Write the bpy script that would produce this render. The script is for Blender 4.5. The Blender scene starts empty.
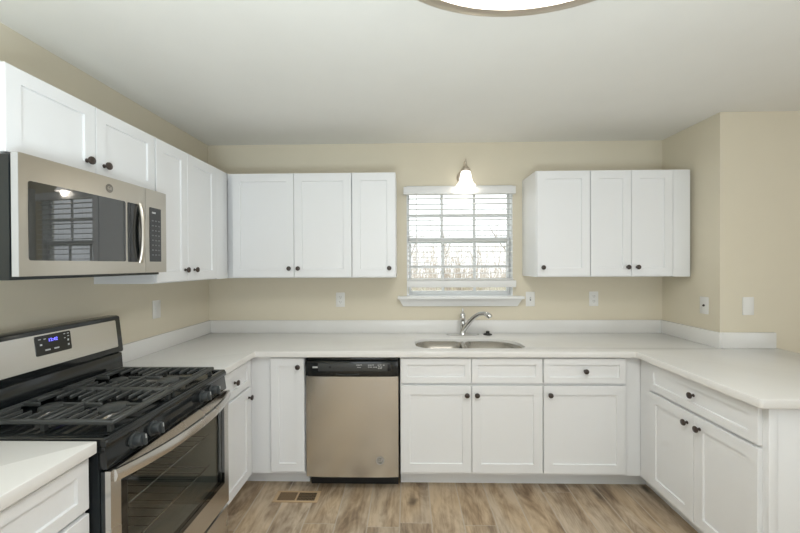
import bpy, bmesh, math, random
from mathutils import Vector, Matrix
R = math.radians
scene = bpy.context.scene
COL = scene.collection

# ------------------------------------------------------------------ camera, sky, lights, exposure
# World: X runs right from the left kitchen wall, Y is minus the distance from the window wall, Z up (metres).
cam_data = bpy.data.cameras.new('camera')
cam_data.sensor_width = 36.0
cam_data.lens = 365.53 * 36.0 / 800.0
cam_data.clip_start = 0.02
cam = bpy.data.objects.new('camera', cam_data)
cam.matrix_world = (Matrix.Translation((1.6307, -2.9619, 1.4685)) @ Matrix.Rotation(0.0216, 4, 'Z')
                    @ Matrix.Rotation(math.pi / 2 - 0.0063, 4, 'X') @ Matrix.Rotation(-0.0044, 4, 'Z'))
COL.objects.link(cam)
scene.camera = cam

world = bpy.data.worlds.new('overcast_sky')
world.use_nodes = True
scene.world = world
wn = world.node_tree
for n in list(wn.nodes):
    wn.nodes.remove(n)
bgn = wn.nodes.new('ShaderNodeBackground')
bgn.inputs['Color'].default_value = (0.93, 0.97, 1.0, 1)
bgn.inputs['Strength'].default_value = 2.2
won = wn.nodes.new('ShaderNodeOutputWorld')
wn.links.new(bgn.outputs[0], won.inputs[0])

def area_light(name, loc, rot, sx, sy, power, color):
    d = bpy.data.lights.new(name, 'AREA')
    d.shape = 'RECTANGLE'
    d.size, d.size_y = sx, sy
    d.energy = power
    d.color = color
    o = bpy.data.objects.new(name, d)
    o.location = loc
    o.rotation_euler = rot
    COL.objects.link(o)
    return o

# unseen fill lamps added at the rear and dining openings to brighten the kitchen
area_light('fill_at_rear_window', (1.45, -6.44, 1.35), (R(122), 0, 0), 2.1, 1.8, 9, (0.83, 0.955, 1.02))
area_light('fill_at_patio_door', (4.5, -6.44, 1.10), (R(122), 0, 0), 1.9, 1.9, 4, (0.83, 0.955, 1.02))
area_light('fill_at_dining_window', (6.34, -3.6, 1.40), (R(122), 0, R(90)), 1.9, 1.5, 1.0, (0.83, 0.955, 1.02))
area_light('fill_uplight_to_ceiling', (1.6, -3.3, 0.95), (R(180), 0, 0), 1.0, 1.0, 64, (0.83, 0.955, 1.02))  # added upward fill lamp, out of view, to brighten the ceiling

scene.view_settings.view_transform = 'Standard'
scene.view_settings.look = 'None'
scene.view_settings.exposure = 0.0
scene.view_settings.gamma = 1.0
scene.view_settings.use_curve_mapping = False

# ------------------------------------------------------------------ materials
def new_mat(name):
    m = bpy.data.materials.new(name)
    m.use_nodes = True
    nt = m.node_tree
    return m, nt, nt.nodes['Principled BSDF']

def setin(b, **kw):
    names = {'color': 'Base Color', 'rough': 'Roughness', 'metal': 'Metallic', 'spec': 'Specular IOR Level',
             'coat': 'Coat Weight', 'coat_rough': 'Coat Roughness', 'ecol': 'Emission Color', 'estr': 'Emission Strength',
             'aniso': 'Anisotropic', 'trans': 'Transmission Weight', 'ior': 'IOR'}
    for k, v in kw.items():
        if k in ('color', 'ecol'):
            v = (v[0], v[1], v[2], 1)
        b.inputs[names[k]].default_value = v

def painted(name, color, rough=0.5, bump=0.0, scale=200.0, spec=0.5, vary=0.02):
    """plain finish with faint mottling and, if asked, a fine texture"""
    m, nt, b = new_mat(name)
    setin(b, color=color, rough=rough, spec=spec)
    tc = nt.nodes.new('ShaderNodeTexCoord')
    nz = nt.nodes.new('ShaderNodeTexNoise')
    nz.inputs['Scale'].default_value = 6.0
    nz.inputs['Detail'].default_value = 3.0
    nt.links.new(tc.outputs['Object'], nz.inputs['Vector'])
    mx = nt.nodes.new('ShaderNodeMixRGB')
    mx.inputs['Color1'].default_value = (*[c * (1 - vary) for c in color], 1)
    mx.inputs['Color2'].default_value = (*[min(1, c * (1 + vary)) for c in color], 1)
    nt.links.new(nz.outputs['Fac'], mx.inputs['Fac'])
    nt.links.new(mx.outputs['Color'], b.inputs['Base Color'])
    if bump:
        n2 = nt.nodes.new('ShaderNodeTexNoise')
        n2.inputs['Scale'].default_value = scale
        nt.links.new(tc.outputs['Object'], n2.inputs['Vector'])
        bp = nt.nodes.new('ShaderNodeBump')
        bp.inputs['Strength'].default_value = bump
        bp.inputs['Distance'].default_value = 0.002
        nt.links.new(n2.outputs['Fac'], bp.inputs['Height'])
        nt.links.new(bp.outputs['Normal'], b.inputs['Normal'])
    return m

def brushed(name, color, rough=0.28, grain=0.0, axis='Z'):
    """sheet metal, with a brushed grain if asked"""
    m, nt, b = new_mat(name)
    setin(b, color=color, rough=rough, metal=1.0)
    tc = nt.nodes.new('ShaderNodeTexCoord')
    nz = nt.nodes.new('ShaderNodeTexNoise')
    nz.inputs['Scale'].default_value = 3.0
    nt.links.new(tc.outputs['Object'], nz.inputs['Vector'])
    mr = nt.nodes.new('ShaderNodeMapRange')
    mr.inputs['To Min'].default_value = rough - 0.02
    mr.inputs['To Max'].default_value = rough + 0.02
    nt.links.new(nz.outputs['Fac'], mr.inputs['Value'])
    nt.links.new(mr.outputs['Result'], b.inputs['Roughness'])
    if grain:
        b.inputs['Anisotropic'].default_value = grain
        tg = nt.nodes.new('ShaderNodeTangent')
        tg.direction_type = 'RADIAL'
        tg.axis = axis
        nt.links.new(tg.outputs[0], b.inputs['Tangent'])
    return m

def glowing(name, color, strength, base=(0.8, 0.8, 0.8)):
    m, nt, b = new_mat(name)
    setin(b, color=base, rough=0.35, ecol=color, estr=strength)
    return m

def pane_glass(name, tint=(1, 1, 1), gloss=0.06):
    """thin glass: mostly clear, tinted, with a sharp mirror image that grows at grazing angles"""
    m, nt, b = new_mat(name)
    nt.nodes.remove(b)
    out = nt.nodes['Material Output']
    tr = nt.nodes.new('ShaderNodeBsdfTransparent')
    tr.inputs['Color'].default_value = (*tint, 1)
    gl = nt.nodes.new('ShaderNodeBsdfGlossy')
    gl.inputs['Roughness'].default_value = 0.02
    lw = nt.nodes.new('ShaderNodeLayerWeight')
    pw = nt.nodes.new('ShaderNodeMath'); pw.operation = 'POWER'; pw.inputs[1].default_value = 4.0
    nt.links.new(lw.outputs['Facing'], pw.inputs[0])
    fr = nt.nodes.new('ShaderNodeMapRange'); fr.inputs['To Min'].default_value = gloss; fr.inputs['To Max'].default_value = 0.9
    nt.links.new(pw.outputs[0], fr.inputs['Value'])
    mx = nt.nodes.new('ShaderNodeMixShader')
    nt.links.new(fr.outputs[0], mx.inputs[0])
    nt.links.new(tr.outputs[0], mx.inputs[1])
    nt.links.new(gl.outputs[0], mx.inputs[2])
    nt.links.new(mx.outputs[0], out.inputs['Surface'])
    return m

def plank_floor(name):
    m, nt, b = new_mat(name)
    L = nt.links.new
    N = nt.nodes.new
    def math_node(op, a, bv=None):
        n = N('ShaderNodeMath'); n.operation = op
        for i, v in enumerate((a, bv)):
            if v is None: continue
            if isinstance(v, (int, float)): n.inputs[i].default_value = v
            else: L(v, n.inputs[i])
        return n.outputs[0]
    tc = N('ShaderNodeTexCoord')
    sp = N('ShaderNodeSeparateXYZ'); L(tc.outputs['Object'], sp.inputs[0])
    W, LEN = 0.182, 1.22
    xr = math_node('DIVIDE', math_node('ADD', sp.outputs[0], 0.06), W)
    row = math_node('FLOOR', xr)
    wn1 = N('ShaderNodeTexWhiteNoise'); wn1.noise_dimensions = '1D'; L(row, wn1.inputs['W'])
    yr = math_node('ADD', math_node('DIVIDE', sp.outputs[1], LEN), math_node('MULTIPLY', wn1.outputs['Value'], 7.3))
    colm = math_node('FLOOR', yr)
    cid = N('ShaderNodeCombineXYZ'); L(row, cid.inputs[0]); L(colm, cid.inputs[1])
    wn2 = N('ShaderNodeTexWhiteNoise'); wn2.noise_dimensions = '2D'; L(cid.outputs[0], wn2.inputs['Vector'])
    pid = wn2.outputs['Value']
    # grain coordinates: long in Y, offset for every plank
    def stretched(sx, sy, scale, detail, dist, off):
        cmb = N('ShaderNodeCombineXYZ')
        L(math_node('MULTIPLY', sp.outputs[0], sx), cmb.inputs[0])
        L(math_node('MULTIPLY', sp.outputs[1], sy), cmb.inputs[1])
        L(math_node('MULTIPLY', pid, off), cmb.inputs[2])
        nz = N('ShaderNodeTexNoise')
        nz.inputs['Scale'].default_value = scale
        nz.inputs['Detail'].default_value = detail
        nz.inputs['Distortion'].default_value = dist
        nz.inputs['Roughness'].default_value = 0.6
        L(cmb.outputs[0], nz.inputs['Vector'])
        return nz.outputs['Fac']
    broad = stretched(4.5, 1.7, 1.4, 5, 1.2, 37.0)
    grain = stretched(60.0, 2.2, 1.0, 6, 0.4, 91.0)
    cat = stretched(8.0, 1.9, 1.6, 5, 1.6, 53.0)
    fig = stretched(6.0, 1.1, 1.0, 2, 0.5, 17.0)
    rings = math_node('SINE', math_node('MULTIPLY', fig, 95.0))
    ramp = N('ShaderNodeValToRGB')
    e = ramp.color_ramp.elements
    e[0].position, e[0].color = 0.28, (0.165, 0.118, 0.080, 1)
    e[1].position, e[1].color = 0.72, (0.500, 0.410, 0.315, 1)
    x = ramp.color_ramp.elements.new(0.42); x.color = (0.270, 0.203, 0.143, 1)
    x = ramp.color_ramp.elements.new(0.56); x.color = (0.390, 0.310, 0.230, 1)
    v = math_node('ADD', math_node('MULTIPLY', broad, 0.60), math_node('MULTIPLY', cat, 0.34))
    v = math_node('ADD', v, math_node('MULTIPLY', grain, 0.13))
    v = math_node('ADD', v, math_node('MULTIPLY', rings, 0.022))
    v = math_node('ADD', v, math_node('MULTIPLY', math_node('SUBTRACT', pid, 0.5), 0.085))
    v = math_node('ADD', math_node('MULTIPLY', math_node('SUBTRACT', v, 0.51), 1.65), 0.515)
    L(v, ramp.inputs[0])
    # warm and grey areas within a board
    hue = stretched(3.5, 0.8, 1.4, 2, 0.6, 71.0)
    hr = N('ShaderNodeMapRange'); hr.inputs['From Min'].default_value = 0.38; hr.inputs['From Max'].default_value = 0.62
    L(hue, hr.inputs['Value'])
    hm = N('ShaderNodeMixRGB'); hm.inputs['Color1'].default_value = (1.10, 1.09, 1.06, 1); hm.inputs['Color2'].default_value = (1.14, 1.06, 0.92, 1)
    L(hr.outputs['Result'], hm.inputs['Fac'])
    tint = N('ShaderNodeMixRGB'); tint.blend_type = 'MULTIPLY'; tint.inputs['Fac'].default_value = 1.0
    L(ramp.outputs['Color'], tint.inputs['Color1']); L(hm.outputs['Color'], tint.inputs['Color2'])
    # knots
    kc = N('ShaderNodeCombineXYZ')
    L(math_node('MULTIPLY', sp.outputs[0], 6.5), kc.inputs[0])
    L(math_node('MULTIPLY', sp.outputs[1], 2.6), kc.inputs[1])
    vo = N('ShaderNodeTexVoronoi'); vo.inputs['Scale'].default_value = 1.0
    wob = N('ShaderNodeTexNoise'); wob.inputs['Scale'].default_value = 14.0
    L(tc.outputs['Object'], wob.inputs['Vector'])
    va = N('ShaderNodeVectorMath'); va.operation = 'ADD'
    sc = N('ShaderNodeVectorMath'); sc.operation = 'SCALE'; sc.inputs['Scale'].default_value = 0.35
    L(wob.outputs['Color'], sc.inputs[0])
    L(kc.outputs[0], va.inputs[0]); L(sc.outputs[0], va.inputs[1])
    L(va.outputs[0], vo.inputs['Vector'])
    mrk = N('ShaderNodeMapRange')
    mrk.inputs['From Min'].default_value = 0.06; mrk.inputs['From Max'].default_value = 0.24
    mrk.inputs['To Min'].default_value = 0.8; mrk.inputs['To Max'].default_value = 0.0
    L(vo.outputs['Distance'], mrk.inputs['Value'])
    sepc = N('ShaderNodeSeparateColor'); L(vo.outputs['Color'], sepc.inputs[0])
    kmask = math_node('MULTIPLY', mrk.outputs['Result'], math_node('GREATER_THAN', sepc.outputs[0], 0.5))
    mk = N('ShaderNodeMixRGB'); mk.inputs['Color2'].default_value = (0.075, 0.052, 0.036, 1)
    L(kmask, mk.inputs['Fac']); L(tint.outputs['Color'], mk.inputs['Color1'])
    # seams
    fx = math_node('FRACT', xr); fy = math_node('FRACT', yr)
    ex = math_node('MINIMUM', fx, math_node('SUBTRACT', 1.0, fx))
    ey = math_node('MINIMUM', fy, math_node('SUBTRACT', 1.0, fy))
    seam = math_node('MAXIMUM', math_node('LESS_THAN', ex, 0.022), math_node('LESS_THAN', ey, 0.0016))
    ms = N('ShaderNodeMixRGB'); ms.inputs['Color2'].default_value = (0.50, 0.44, 0.36, 1)
    L(math_node('MULTIPLY', seam, 0.65), ms.inputs['Fac']); L(mk.outputs['Color'], ms.inputs['Color1'])
    L(ms.outputs['Color'], b.inputs['Base Color'])
    setin(b, rough=0.42, spec=0.4)
    bp = N('ShaderNodeBump'); bp.inputs['Strength'].default_value = 0.08; bp.inputs['Distance'].default_value = 0.002
    L(math_node('SUBTRACT', grain, seam), bp.inputs['Height'])
    L(bp.outputs['Normal'], b.inputs['Normal'])
    return m

M = {}
M['wall'] = painted('wall_paint_tan', (0.712, 0.652, 0.522), 0.75, 0.08, 260, 0.25)
M['ceiling'] = painted('ceiling_paint', (0.84, 0.83, 0.79), 0.85, 0.10, 160, 0.2)
M['trim'] = painted('trim_paint_white', (0.80, 0.80, 0.79), 0.4)
M['cabinet'] = painted('cabinet_paint_white', (0.80, 0.807, 0.815), 0.38, 0, 1, 0.45, 0.01)
M['quartz'] = painted('quartz_counter', (0.785, 0.775, 0.755), 0.22, 0, 1, 0.5, 0.03)
M['floor'] = plank_floor('vinyl_plank')
M['steel'] = brushed('stainless_steel', (0.68, 0.665, 0.64), 0.27, 0.3)
M['steel_v'] = brushed('stainless_steel_vertical', (0.70, 0.695, 0.67), 0.24, 0.4)
M['sink_steel'] = brushed('sink_steel', (0.46, 0.435, 0.39), 0.25)
M['chrome'] = brushed('polished_chrome', (0.62, 0.62, 0.615), 0.06)
M['nickel'] = brushed('satin_nickel', (0.66, 0.59, 0.51), 0.32)
M['satin'] = painted('satin_silver_trim', (0.52, 0.52, 0.53), 0.4)
M['bronze'] = painted('oil_rubbed_bronze', (0.040, 0.026, 0.020), 0.32, 0, 1, 0.6, 0.2)
M['black_gloss'] = painted('black_enamel', (0.010, 0.012, 0.013), 0.13, 0, 1, 0.6, 0.05)
M['black_body'] = painted('black_painted_steel', (0.016, 0.021, 0.024), 0.28, 0, 1, 0.6, 0.05)
M['black_plastic'] = painted('black_plastic', (0.014, 0.015, 0.016), 0.32, 0, 1, 0.5, 0.05)
M['grey_plastic'] = painted('charcoal_plastic', (0.055, 0.058, 0.058), 0.35, 0, 1, 0.5, 0.05)
M['iron'] = painted('cast_iron', (0.055, 0.059, 0.058), 0.34, 0.05, 500, 0.5, 0.1)
M['steel_wall_reflect'] = brushed('stainless_steel_wall_reflection', (0.53, 0.495, 0.435), 0.29, 0.3)  # same stainless steel, with the tan wall's reflection darkened and warmed into its colour
M['mirror_glass'] = painted('coated_black_glass', (0.006, 0.007, 0.007), 0.025, 0, 1, 0.5, 0.0)
M['mirror_glass'].node_tree.nodes['Principled BSDF'].inputs['IOR'].default_value = 2.1
M['dark_glass'] = painted('black_glass', (0.006, 0.007, 0.007), 0.03, 0, 1, 0.75, 0.0)
M['oven_glass'] = pane_glass('tinted_oven_glass', (0.74, 0.75, 0.73))
M['window_glass'] = pane_glass('clear_glass', (0.97, 0.98, 0.98), 0.03)
M['oven_liner'] = painted('oven_enamel', (0.5, 0.5, 0.47), 0.5, 0, 1, 0.3, 0.2)
M['rack'] = brushed('rack_wire', (0.10, 0.10, 0.095), 0.45)
M['knob_black'] = painted('knob_charcoal', (0.040, 0.046, 0.049), 0.30)
M['rubber'] = painted('black_rubber', (0.012, 0.012, 0.013), 0.5)
M['plate'] = painted('white_plate_plastic', (0.78, 0.77, 0.74), 0.35)
M['slot'] = painted('dark_slot', (0.06, 0.055, 0.05), 0.6)
M['mark'] = painted('pale_print', (0.55, 0.56, 0.56), 0.5)
M['dim_mark'] = painted('grey_print', (0.16, 0.165, 0.17), 0.5)
M['badge'] = painted('badge_grey', (0.16, 0.145, 0.125), 0.35)
M['badge_print'] = painted('badge_print', (0.62, 0.60, 0.56), 0.4)
M['badge_light'] = brushed('badge_bright', (0.75, 0.72, 0.68), 0.25)
M['vent'] = painted('vent_tan_metal', (0.52, 0.37, 0.22), 0.45)
M['vent_brown'] = painted('vent_brown_metal', (0.22, 0.15, 0.085), 0.5)
M['duct'] = painted('dark_duct', (0.02, 0.018, 0.015), 0.8)
M['blind'] = painted('blind_white', (0.78, 0.78, 0.77), 0.4)
M['vinyl'] = painted('window_vinyl', (0.76, 0.77, 0.77), 0.4)
M['clock'] = glowing('blue_clock_digits', (0.16, 0.15, 1.0), 3.0, (0.02, 0.02, 0.1))
M['lamp_glass'] = glowing('lit_opal_glass', (1.0, 0.98, 0.95), 11.0)
M['shade_glass'] = glowing('lit_frosted_shade', (1.0, 0.96, 0.89), 1.5)
M['bark'] = painted('tree_bark', (0.42, 0.36, 0.31), 0.9, 0, 1, 0.2, 0.3)
M['twig'] = painted('dry_twigs', (0.56, 0.48, 0.40), 0.9, 0, 1, 0.2, 0.3)
M['leafy'] = painted('olive_leaves', (0.33, 0.33, 0.20), 0.9, 0, 1, 0.2, 0.3)
M['grass'] = painted('winter_lawn', (0.36, 0.35, 0.22), 0.95, 0, 1, 0.2, 0.3)

# ------------------------------------------------------------------ mesh helpers
class MB:
    def __init__(self):
        self.bm = bmesh.new()
    def box(self, x0, x1, y0, y1, z0, z1, bev=0.0, seg=2):
        x0, x1 = sorted((x0, x1)); y0, y1 = sorted((y0, y1)); z0, z1 = sorted((z0, z1))
        g = bmesh.ops.create_cube(self.bm, size=1.0)
        vs = g['verts']
        for v in vs:
            v.co = Vector(((x0 + x1) / 2 + v.co.x * (x1 - x0), (y0 + y1) / 2 + v.co.y * (y1 - y0), (z0 + z1) / 2 + v.co.z * (z1 - z0)))
        if bev > 0:
            es = list({e for v in vs for e in v.link_edges})
            bmesh.ops.bevel(self.bm, geom=es, offset=bev, segments=seg, profile=0.5, affect='EDGES')
        return self
    def lathe(self, prof, origin=(0, 0, 0), axis='Z', n=28, caps=True, flip=1):
        """prof = [(radius, height)...] turned about the axis through origin"""
        o = Vector(origin)
        rings = []
        for r, h in prof:
            ring = []
            for i in range(n):
                a = 2 * math.pi * i / n
                c, s = r * math.cos(a), r * math.sin(a)
                p = {'Z': (c, s, h * flip), 'Y': (c, h * flip, s), 'X': (h * flip, c, s)}[axis]
                ring.append(self.bm.verts.new(o + Vector(p)))
            rings.append(ring)
        for a, b in zip(rings, rings[1:]):
            for i in range(n):
                j = (i + 1) % n
                self.bm.faces.new((a[i], a[j], b[j], b[i]))
        if caps:
            if prof[0][0] > 1e-5: self.bm.faces.new(rings[0])
            if prof[-1][0] > 1e-5: self.bm.faces.new(rings[-1])
        return self
    def tube(self, pts, rad, n=10, caps=True, squash=1.0):
        pts = [Vector(p) for p in pts]
        if not isinstance(rad, (list, tuple)): rad = [rad] * len(pts)
        rings = []
        up = None
        for i, p in enumerate(pts):
            t = (pts[min(i + 1, len(pts) - 1)] - pts[max(i - 1, 0)]).normalized()
            if up is None:
                up = Vector((0, 0, 1)) if abs(t.z) < 0.9 else Vector((0, 1, 0))
            side = t.cross(up).normalized()
            up = side.cross(t).normalized()
            rings.append([self.bm.verts.new(p + (side * math.cos(a) + up * (math.sin(a) * squash)) * rad[i])
                          for a in (2 * math.pi * k / n for k in range(n))])
        for a, b in zip(rings, rings[1:]):
            for i in range(n):
                j = (i + 1) % n
                self.bm.faces.new((a[i], a[j], b[j], b[i]))
        if caps:
            self.bm.faces.new(rings[0]); self.bm.faces.new(rings[-1])
        return self
    def prism(self, poly, z0, z1, plane='XY', bev=0.0):
        """closed outline extruded; plane XY extrudes along Z, XZ along Y, YZ along X"""
        def P(a, b, h):
            return {'XY': (a, b, h), 'XZ': (a, h, b), 'YZ': (h, a, b)}[plane]
        lo = [self.bm.verts.new(P(a, b, z0)) for a, b in poly]
        hi = [self.bm.verts.new(P(a, b, z1)) for a, b in poly]
        k = len(poly)
        fs = [self.bm.faces.new(lo), self.bm.faces.new(hi)]
        for i in range(k):
            j = (i + 1) % k
            fs.append(self.bm.faces.new((lo[i], lo[j], hi[j], hi[i])))
        if bev:
            es = list({e for f in fs for e in f.edges})
            bmesh.ops.bevel(self.bm, geom=es, offset=bev, segments=2, profile=0.5, affect='EDGES')
        return self
    def shaker(self, x0, x1, z0, z1, yf, t=0.019, fr=0.057, rec=0.008):
        """framed panel door lying in XZ, its face at y=yf looking to -Y, back at yf+t"""
        bm = self.bm
        def ring(a, y):
            return [bm.verts.new((x, y, z)) for x, z in ((x0 + a, z0 + a), (x1 - a, z0 + a), (x1 - a, z1 - a), (x0 + a, z1 - a))]
        back = ring(0, yf + t); mid = ring(0, yf + 0.0018); front = ring(0.0018, yf)
        i1 = ring(fr, yf); i2 = ring(fr + 0.0025, yf + rec)
        for a, b in ((back, mid), (mid, front), (front, i1), (i1, i2)):
            for i in range(4):
                j = (i + 1) % 4
                bm.faces.new((a[i], a[j], b[j], b[i]))
        bm.faces.new(back); bm.faces.new(i2)
        return self
    def bowed(self, x0, x1, z0, z1, f, thick, n=20, hole=None):
        """sheet curved along x: front at y=f(x), looking to -Y; hole=(xa,xb,za,zb) cuts an opening"""
        bm = self.bm
        xs = [x0 + (x1 - x0) * i / n for i in range(n + 1)]
        zs = [z0, z1]
        if hole:
            xs = sorted(set(xs + [hole[0], hole[1]])); zs = [z0, hole[2], hole[3], z1]
        def inside(i, k):
            if not hole: return False
            cx, cz = (xs[i] + xs[i + 1]) / 2, (zs[k] + zs[k + 1]) / 2
            return hole[0] < cx < hole[1] and hole[2] < cz < hole[3]
        F = [[bm.verts.new((x, f(x), z)) for z in zs] for x in xs]
        B = [[bm.verts.new((x, f(x) + thick, z)) for z in zs] for x in xs]
        nx, nz = len(xs) - 1, len(zs) - 1
        solid = lambda i, k: 0 <= i < nx and 0 <= k < nz and not inside(i, k)
        for i in range(nx):
            for k in range(nz):
                if inside(i, k): continue
                bm.faces.new((F[i][k], F[i + 1][k], F[i + 1][k + 1], F[i][k + 1]))
                bm.faces.new((B[i][k], B[i][k + 1], B[i + 1][k + 1], B[i + 1][k]))
                if not solid(i - 1, k): bm.faces.new((F[i][k], F[i][k + 1], B[i][k + 1], B[i][k]))
                if not solid(i + 1, k): bm.faces.new((F[i + 1][k], B[i + 1][k], B[i + 1][k + 1], F[i + 1][k + 1]))
                if not solid(i, k - 1): bm.faces.new((F[i][k], B[i][k], B[i + 1][k], F[i + 1][k]))
                if not solid(i, k + 1): bm.faces.new((F[i][k + 1], F[i + 1][k + 1], B[i + 1][k + 1], B[i][k + 1]))
        return self
    def build(self, name, mat, parent=None, smooth=True, angle=38):
        bmesh.ops.recalc_face_normals(self.bm, faces=self.bm.faces[:])
        me = bpy.data.meshes.new(name)
        self.bm.to_mesh(me)
        self.bm.free()
        me.materials.append(mat)
        if smooth:
            me.shade_smooth()
            me.set_sharp_from_angle(angle=R(angle))
        o = bpy.data.objects.new(name, me)
        COL.objects.link(o)
        if parent is not None:
            o.parent = parent
        return o

def thing(name, label, cat, loc=(0, 0, 0), rz=0.0, group=None):
    o = bpy.data.objects.new(name, None)
    o.empty_display_size = 0.1
    COL.objects.link(o)
    o.location = loc
    o.rotation_euler = (0, 0, rz)
    return tag(o, label, cat, group)

def tag(o, label, cat, group=None, kind=None):
    o['label'] = label
    o['category'] = cat
    if group: o['group'] = group
    if kind: o['kind'] = kind
    return o

def struct(o, label=None, cat=None):
    o['kind'] = 'structure'
    if label: o['label'] = label
    if cat: o['category'] = cat
    return o

def text_part(name, body, size, mat, parent, loc, rot, depth=0.0004):
    c = bpy.data.curves.new(name, 'FONT')
    c.body = body
    c.size = size
    c.align_x = 'CENTER'; c.align_y = 'CENTER'
    c.extrude = depth
    tmp = bpy.data.objects.new(name + '_curve', c)
    COL.objects.link(tmp)
    bpy.context.view_layer.update()
    me = bpy.data.meshes.new_from_object(tmp.evaluated_get(bpy.context.evaluated_depsgraph_get()))
    bpy.data.objects.remove(tmp); bpy.data.curves.remove(c)
    me.materials.clear(); me.materials.append(mat)
    me.transform(Matrix.Translation(loc) @ rot.to_4x4())
    o = bpy.data.objects.new(name, me)
    COL.objects.link(o)
    o.parent = parent
    return o

FACE = Matrix.Rotation(math.pi / 2, 3, 'X')          # upright, readable from -Y

# ------------------------------------------------------------------ structure
H = 2.446
XR, JOG = 3.66, 0.54
XD, YB = 6.4, -6.5            # dining-side wall and rear wall, behind and beside the camera
struct(MB().box(-0.12, XD + 0.12, YB - 0.12, 0.14, -0.10, 0.0).build('floor', M['floor'], smooth=False),
       'light brown oak look vinyl plank floor', 'floor')
struct(MB().box(-0.12, XD + 0.12, YB - 0.12, 0.14, H, H + 0.10).build('ceiling', M['ceiling'], smooth=False),
       'flat off-white painted ceiling', 'ceiling')
struct(MB().box(-0.12, 0.0, YB, 0.14, 0, H).build('wall_left', M['wall'], smooth=False), 'tan wall behind the range and microwave', 'wall')
WX0, WX1, WZ0, WZ1 = 1.622, 2.474, 1.206, 2.100
b = MB()
b.box(0, WX0, 0, 0.14, 0, H).box(WX1, XR, 0, 0.14, 0, H)
b.box(WX0, WX1, 0, 0.14, 0, WZ0).box(WX0, WX1, 0, 0.14, WZ1, H)
struct(b.build('wall_back', M['wall'], smooth=False), 'tan wall around the kitchen window', 'wall')
struct(MB().box(XR, XD + 0.12, -JOG, 0.14, 0, H).build('wall_right', M['wall'], smooth=False), 'tan wall jutting forward beyond the wall cabinets', 'wall')
b = MB()
b.box(XD, XD + 0.12, -2.6, -JOG, 0, H).box(XD, XD + 0.12, YB, -4.6, 0, H)
b.box(XD, XD + 0.12, -4.6, -2.6, 0, 0.6).box(XD, XD + 0.12, -4.6, -2.6, 2.2, H)
struct(b.build('wall_dining', M['wall'], smooth=False), 'tan wall of the dining side', 'wall')
b = MB()
for x0, x1 in ((-0.12, 0.35), (2.55, 3.5), (5.5, XD + 0.12)):
    b.box(x0, x1, YB - 0.12, YB, 0, H)
b.box(0.35, 2.55, YB - 0.12, YB, 0, 0.4).box(0.35, 2.55, YB - 0.12, YB, 2.3, H)
b.box(3.5, 5.5, YB - 0.12, YB, 2.1, H)
struct(b.build('wall_rear', M['wall'], smooth=False), 'tan wall opposite the kitchen window', 'wall')

# frames of the openings behind the camera
def frame_only(name, loc, rz, w, z0, z1, mull, rail):
    r = bpy.data.objects.new(name, None); COL.objects.link(r)
    r.location = loc; r.rotation_euler = (0, 0, rz); r['kind'] = 'structure'
    f = MB()
    f.box(0, 0.05, 0, 0.08, z0, z1).box(w - 0.05, w, 0, 0.08, z0, z1)
    f.box(0.05, w - 0.05, 0, 0.08, z0, z0 + 0.05).box(0.05, w - 0.05, 0, 0.08, z1 - 0.05, z1)
    for i in range(1, mull + 1):
        x = w * i / (mull + 1)
        f.box(x - 0.03, x + 0.03, 0.01, 0.07, z0 + 0.05, z1 - 0.05)
    if rail:
        f.box(0.05, w - 0.05, 0.012, 0.068, rail - 0.025, rail + 0.025)
    f.build('window_frame', M['vinyl'], r, smooth=False)
    return r
frame_only('window_2', (2.55, YB - 0.01, 0), R(180), 2.2, 0.4, 2.3, 2, 1.35)
frame_only('door_1', (5.5, YB - 0.01, 0), R(180), 2.0, 0.0, 2.1, 1, None)
frame_only('window_3', (XD + 0.01, -2.6, 0), R(-90), 2.0, 0.6, 2.2, 1, 1.4)

# kitchen window
win = bpy.data.objects.new('window_1', None); COL.objects.link(win)
struct(win, 'white double-hung window with a grid of panes above the sink', 'window')
b = MB()
jt = 0.010
b.box(WX0, WX0 + jt, 0, 0.12, WZ0, WZ1).box(WX1 - jt, WX1, 0, 0.12, WZ0, WZ1)
b.box(WX0 + jt, WX1 - jt, 0, 0.12, WZ1 - jt, WZ1).box(WX0 + jt, WX1 - jt, 0, 0.12, WZ0, WZ0 + jt)
b.build('window_frame', M['vinyl'], win, smooth=False)
def sash(name, y, x0, x1, z0, z1, st, rb, rt):
    s = MB()
    s.box(x0, x0 + st, y, y + 0.03, z0, z1, 0.002).box(x1 - st, x1, y, y + 0.03, z0, z1, 0.002)
    s.box(x0 + st, x1 - st, y, y + 0.03, z0, z0 + rb, 0.002).box(x0 + st, x1 - st, y, y + 0.03, z1 - rt, z1, 0.002)
    so = s.build(name, M['vinyl'], win)
    m = MB()
    for f in (1 / 3, 2 / 3):
        xm = x0 + st + (x1 - x0 - 2 * st) * f
        m.box(xm - 0.011, xm + 0.011, y + 0.010, y + 0.022, z0 + rb, z1 - rt)
    zm = (z0 + rb + z1 - rt) / 2
    m.box(x0 + st, x1 - st, y + 0.0105, y + 0.0215, zm - 0.009, zm + 0.009)
    m.build('muntin', M['vinyl'], so, smooth=False)
    MB().box(x0 + st, x1 - st, y + 0.0145, y + 0.0175, z0 + rb, z1 - rt).build('pane', M['window_glass'], so, smooth=False)
ix0, ix1 = WX0 + jt, WX1 - jt
sash('upper_sash', 0.075, ix0, ix1, 1.64, WZ1 - jt, 0.012, 0.035, 0.035)
sash('lower_sash', 0.042, ix0 + 0.004, ix1 - 0.004, WZ0 + jt, 1.685, 0.022, 0.032, 0.035)
b = MB()
b.box(1.548, 2.548, -0.075, -0.0005, 1.190, 1.212, 0.004)
b.build('window_sill', M['trim'], win)
b = MB()
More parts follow.
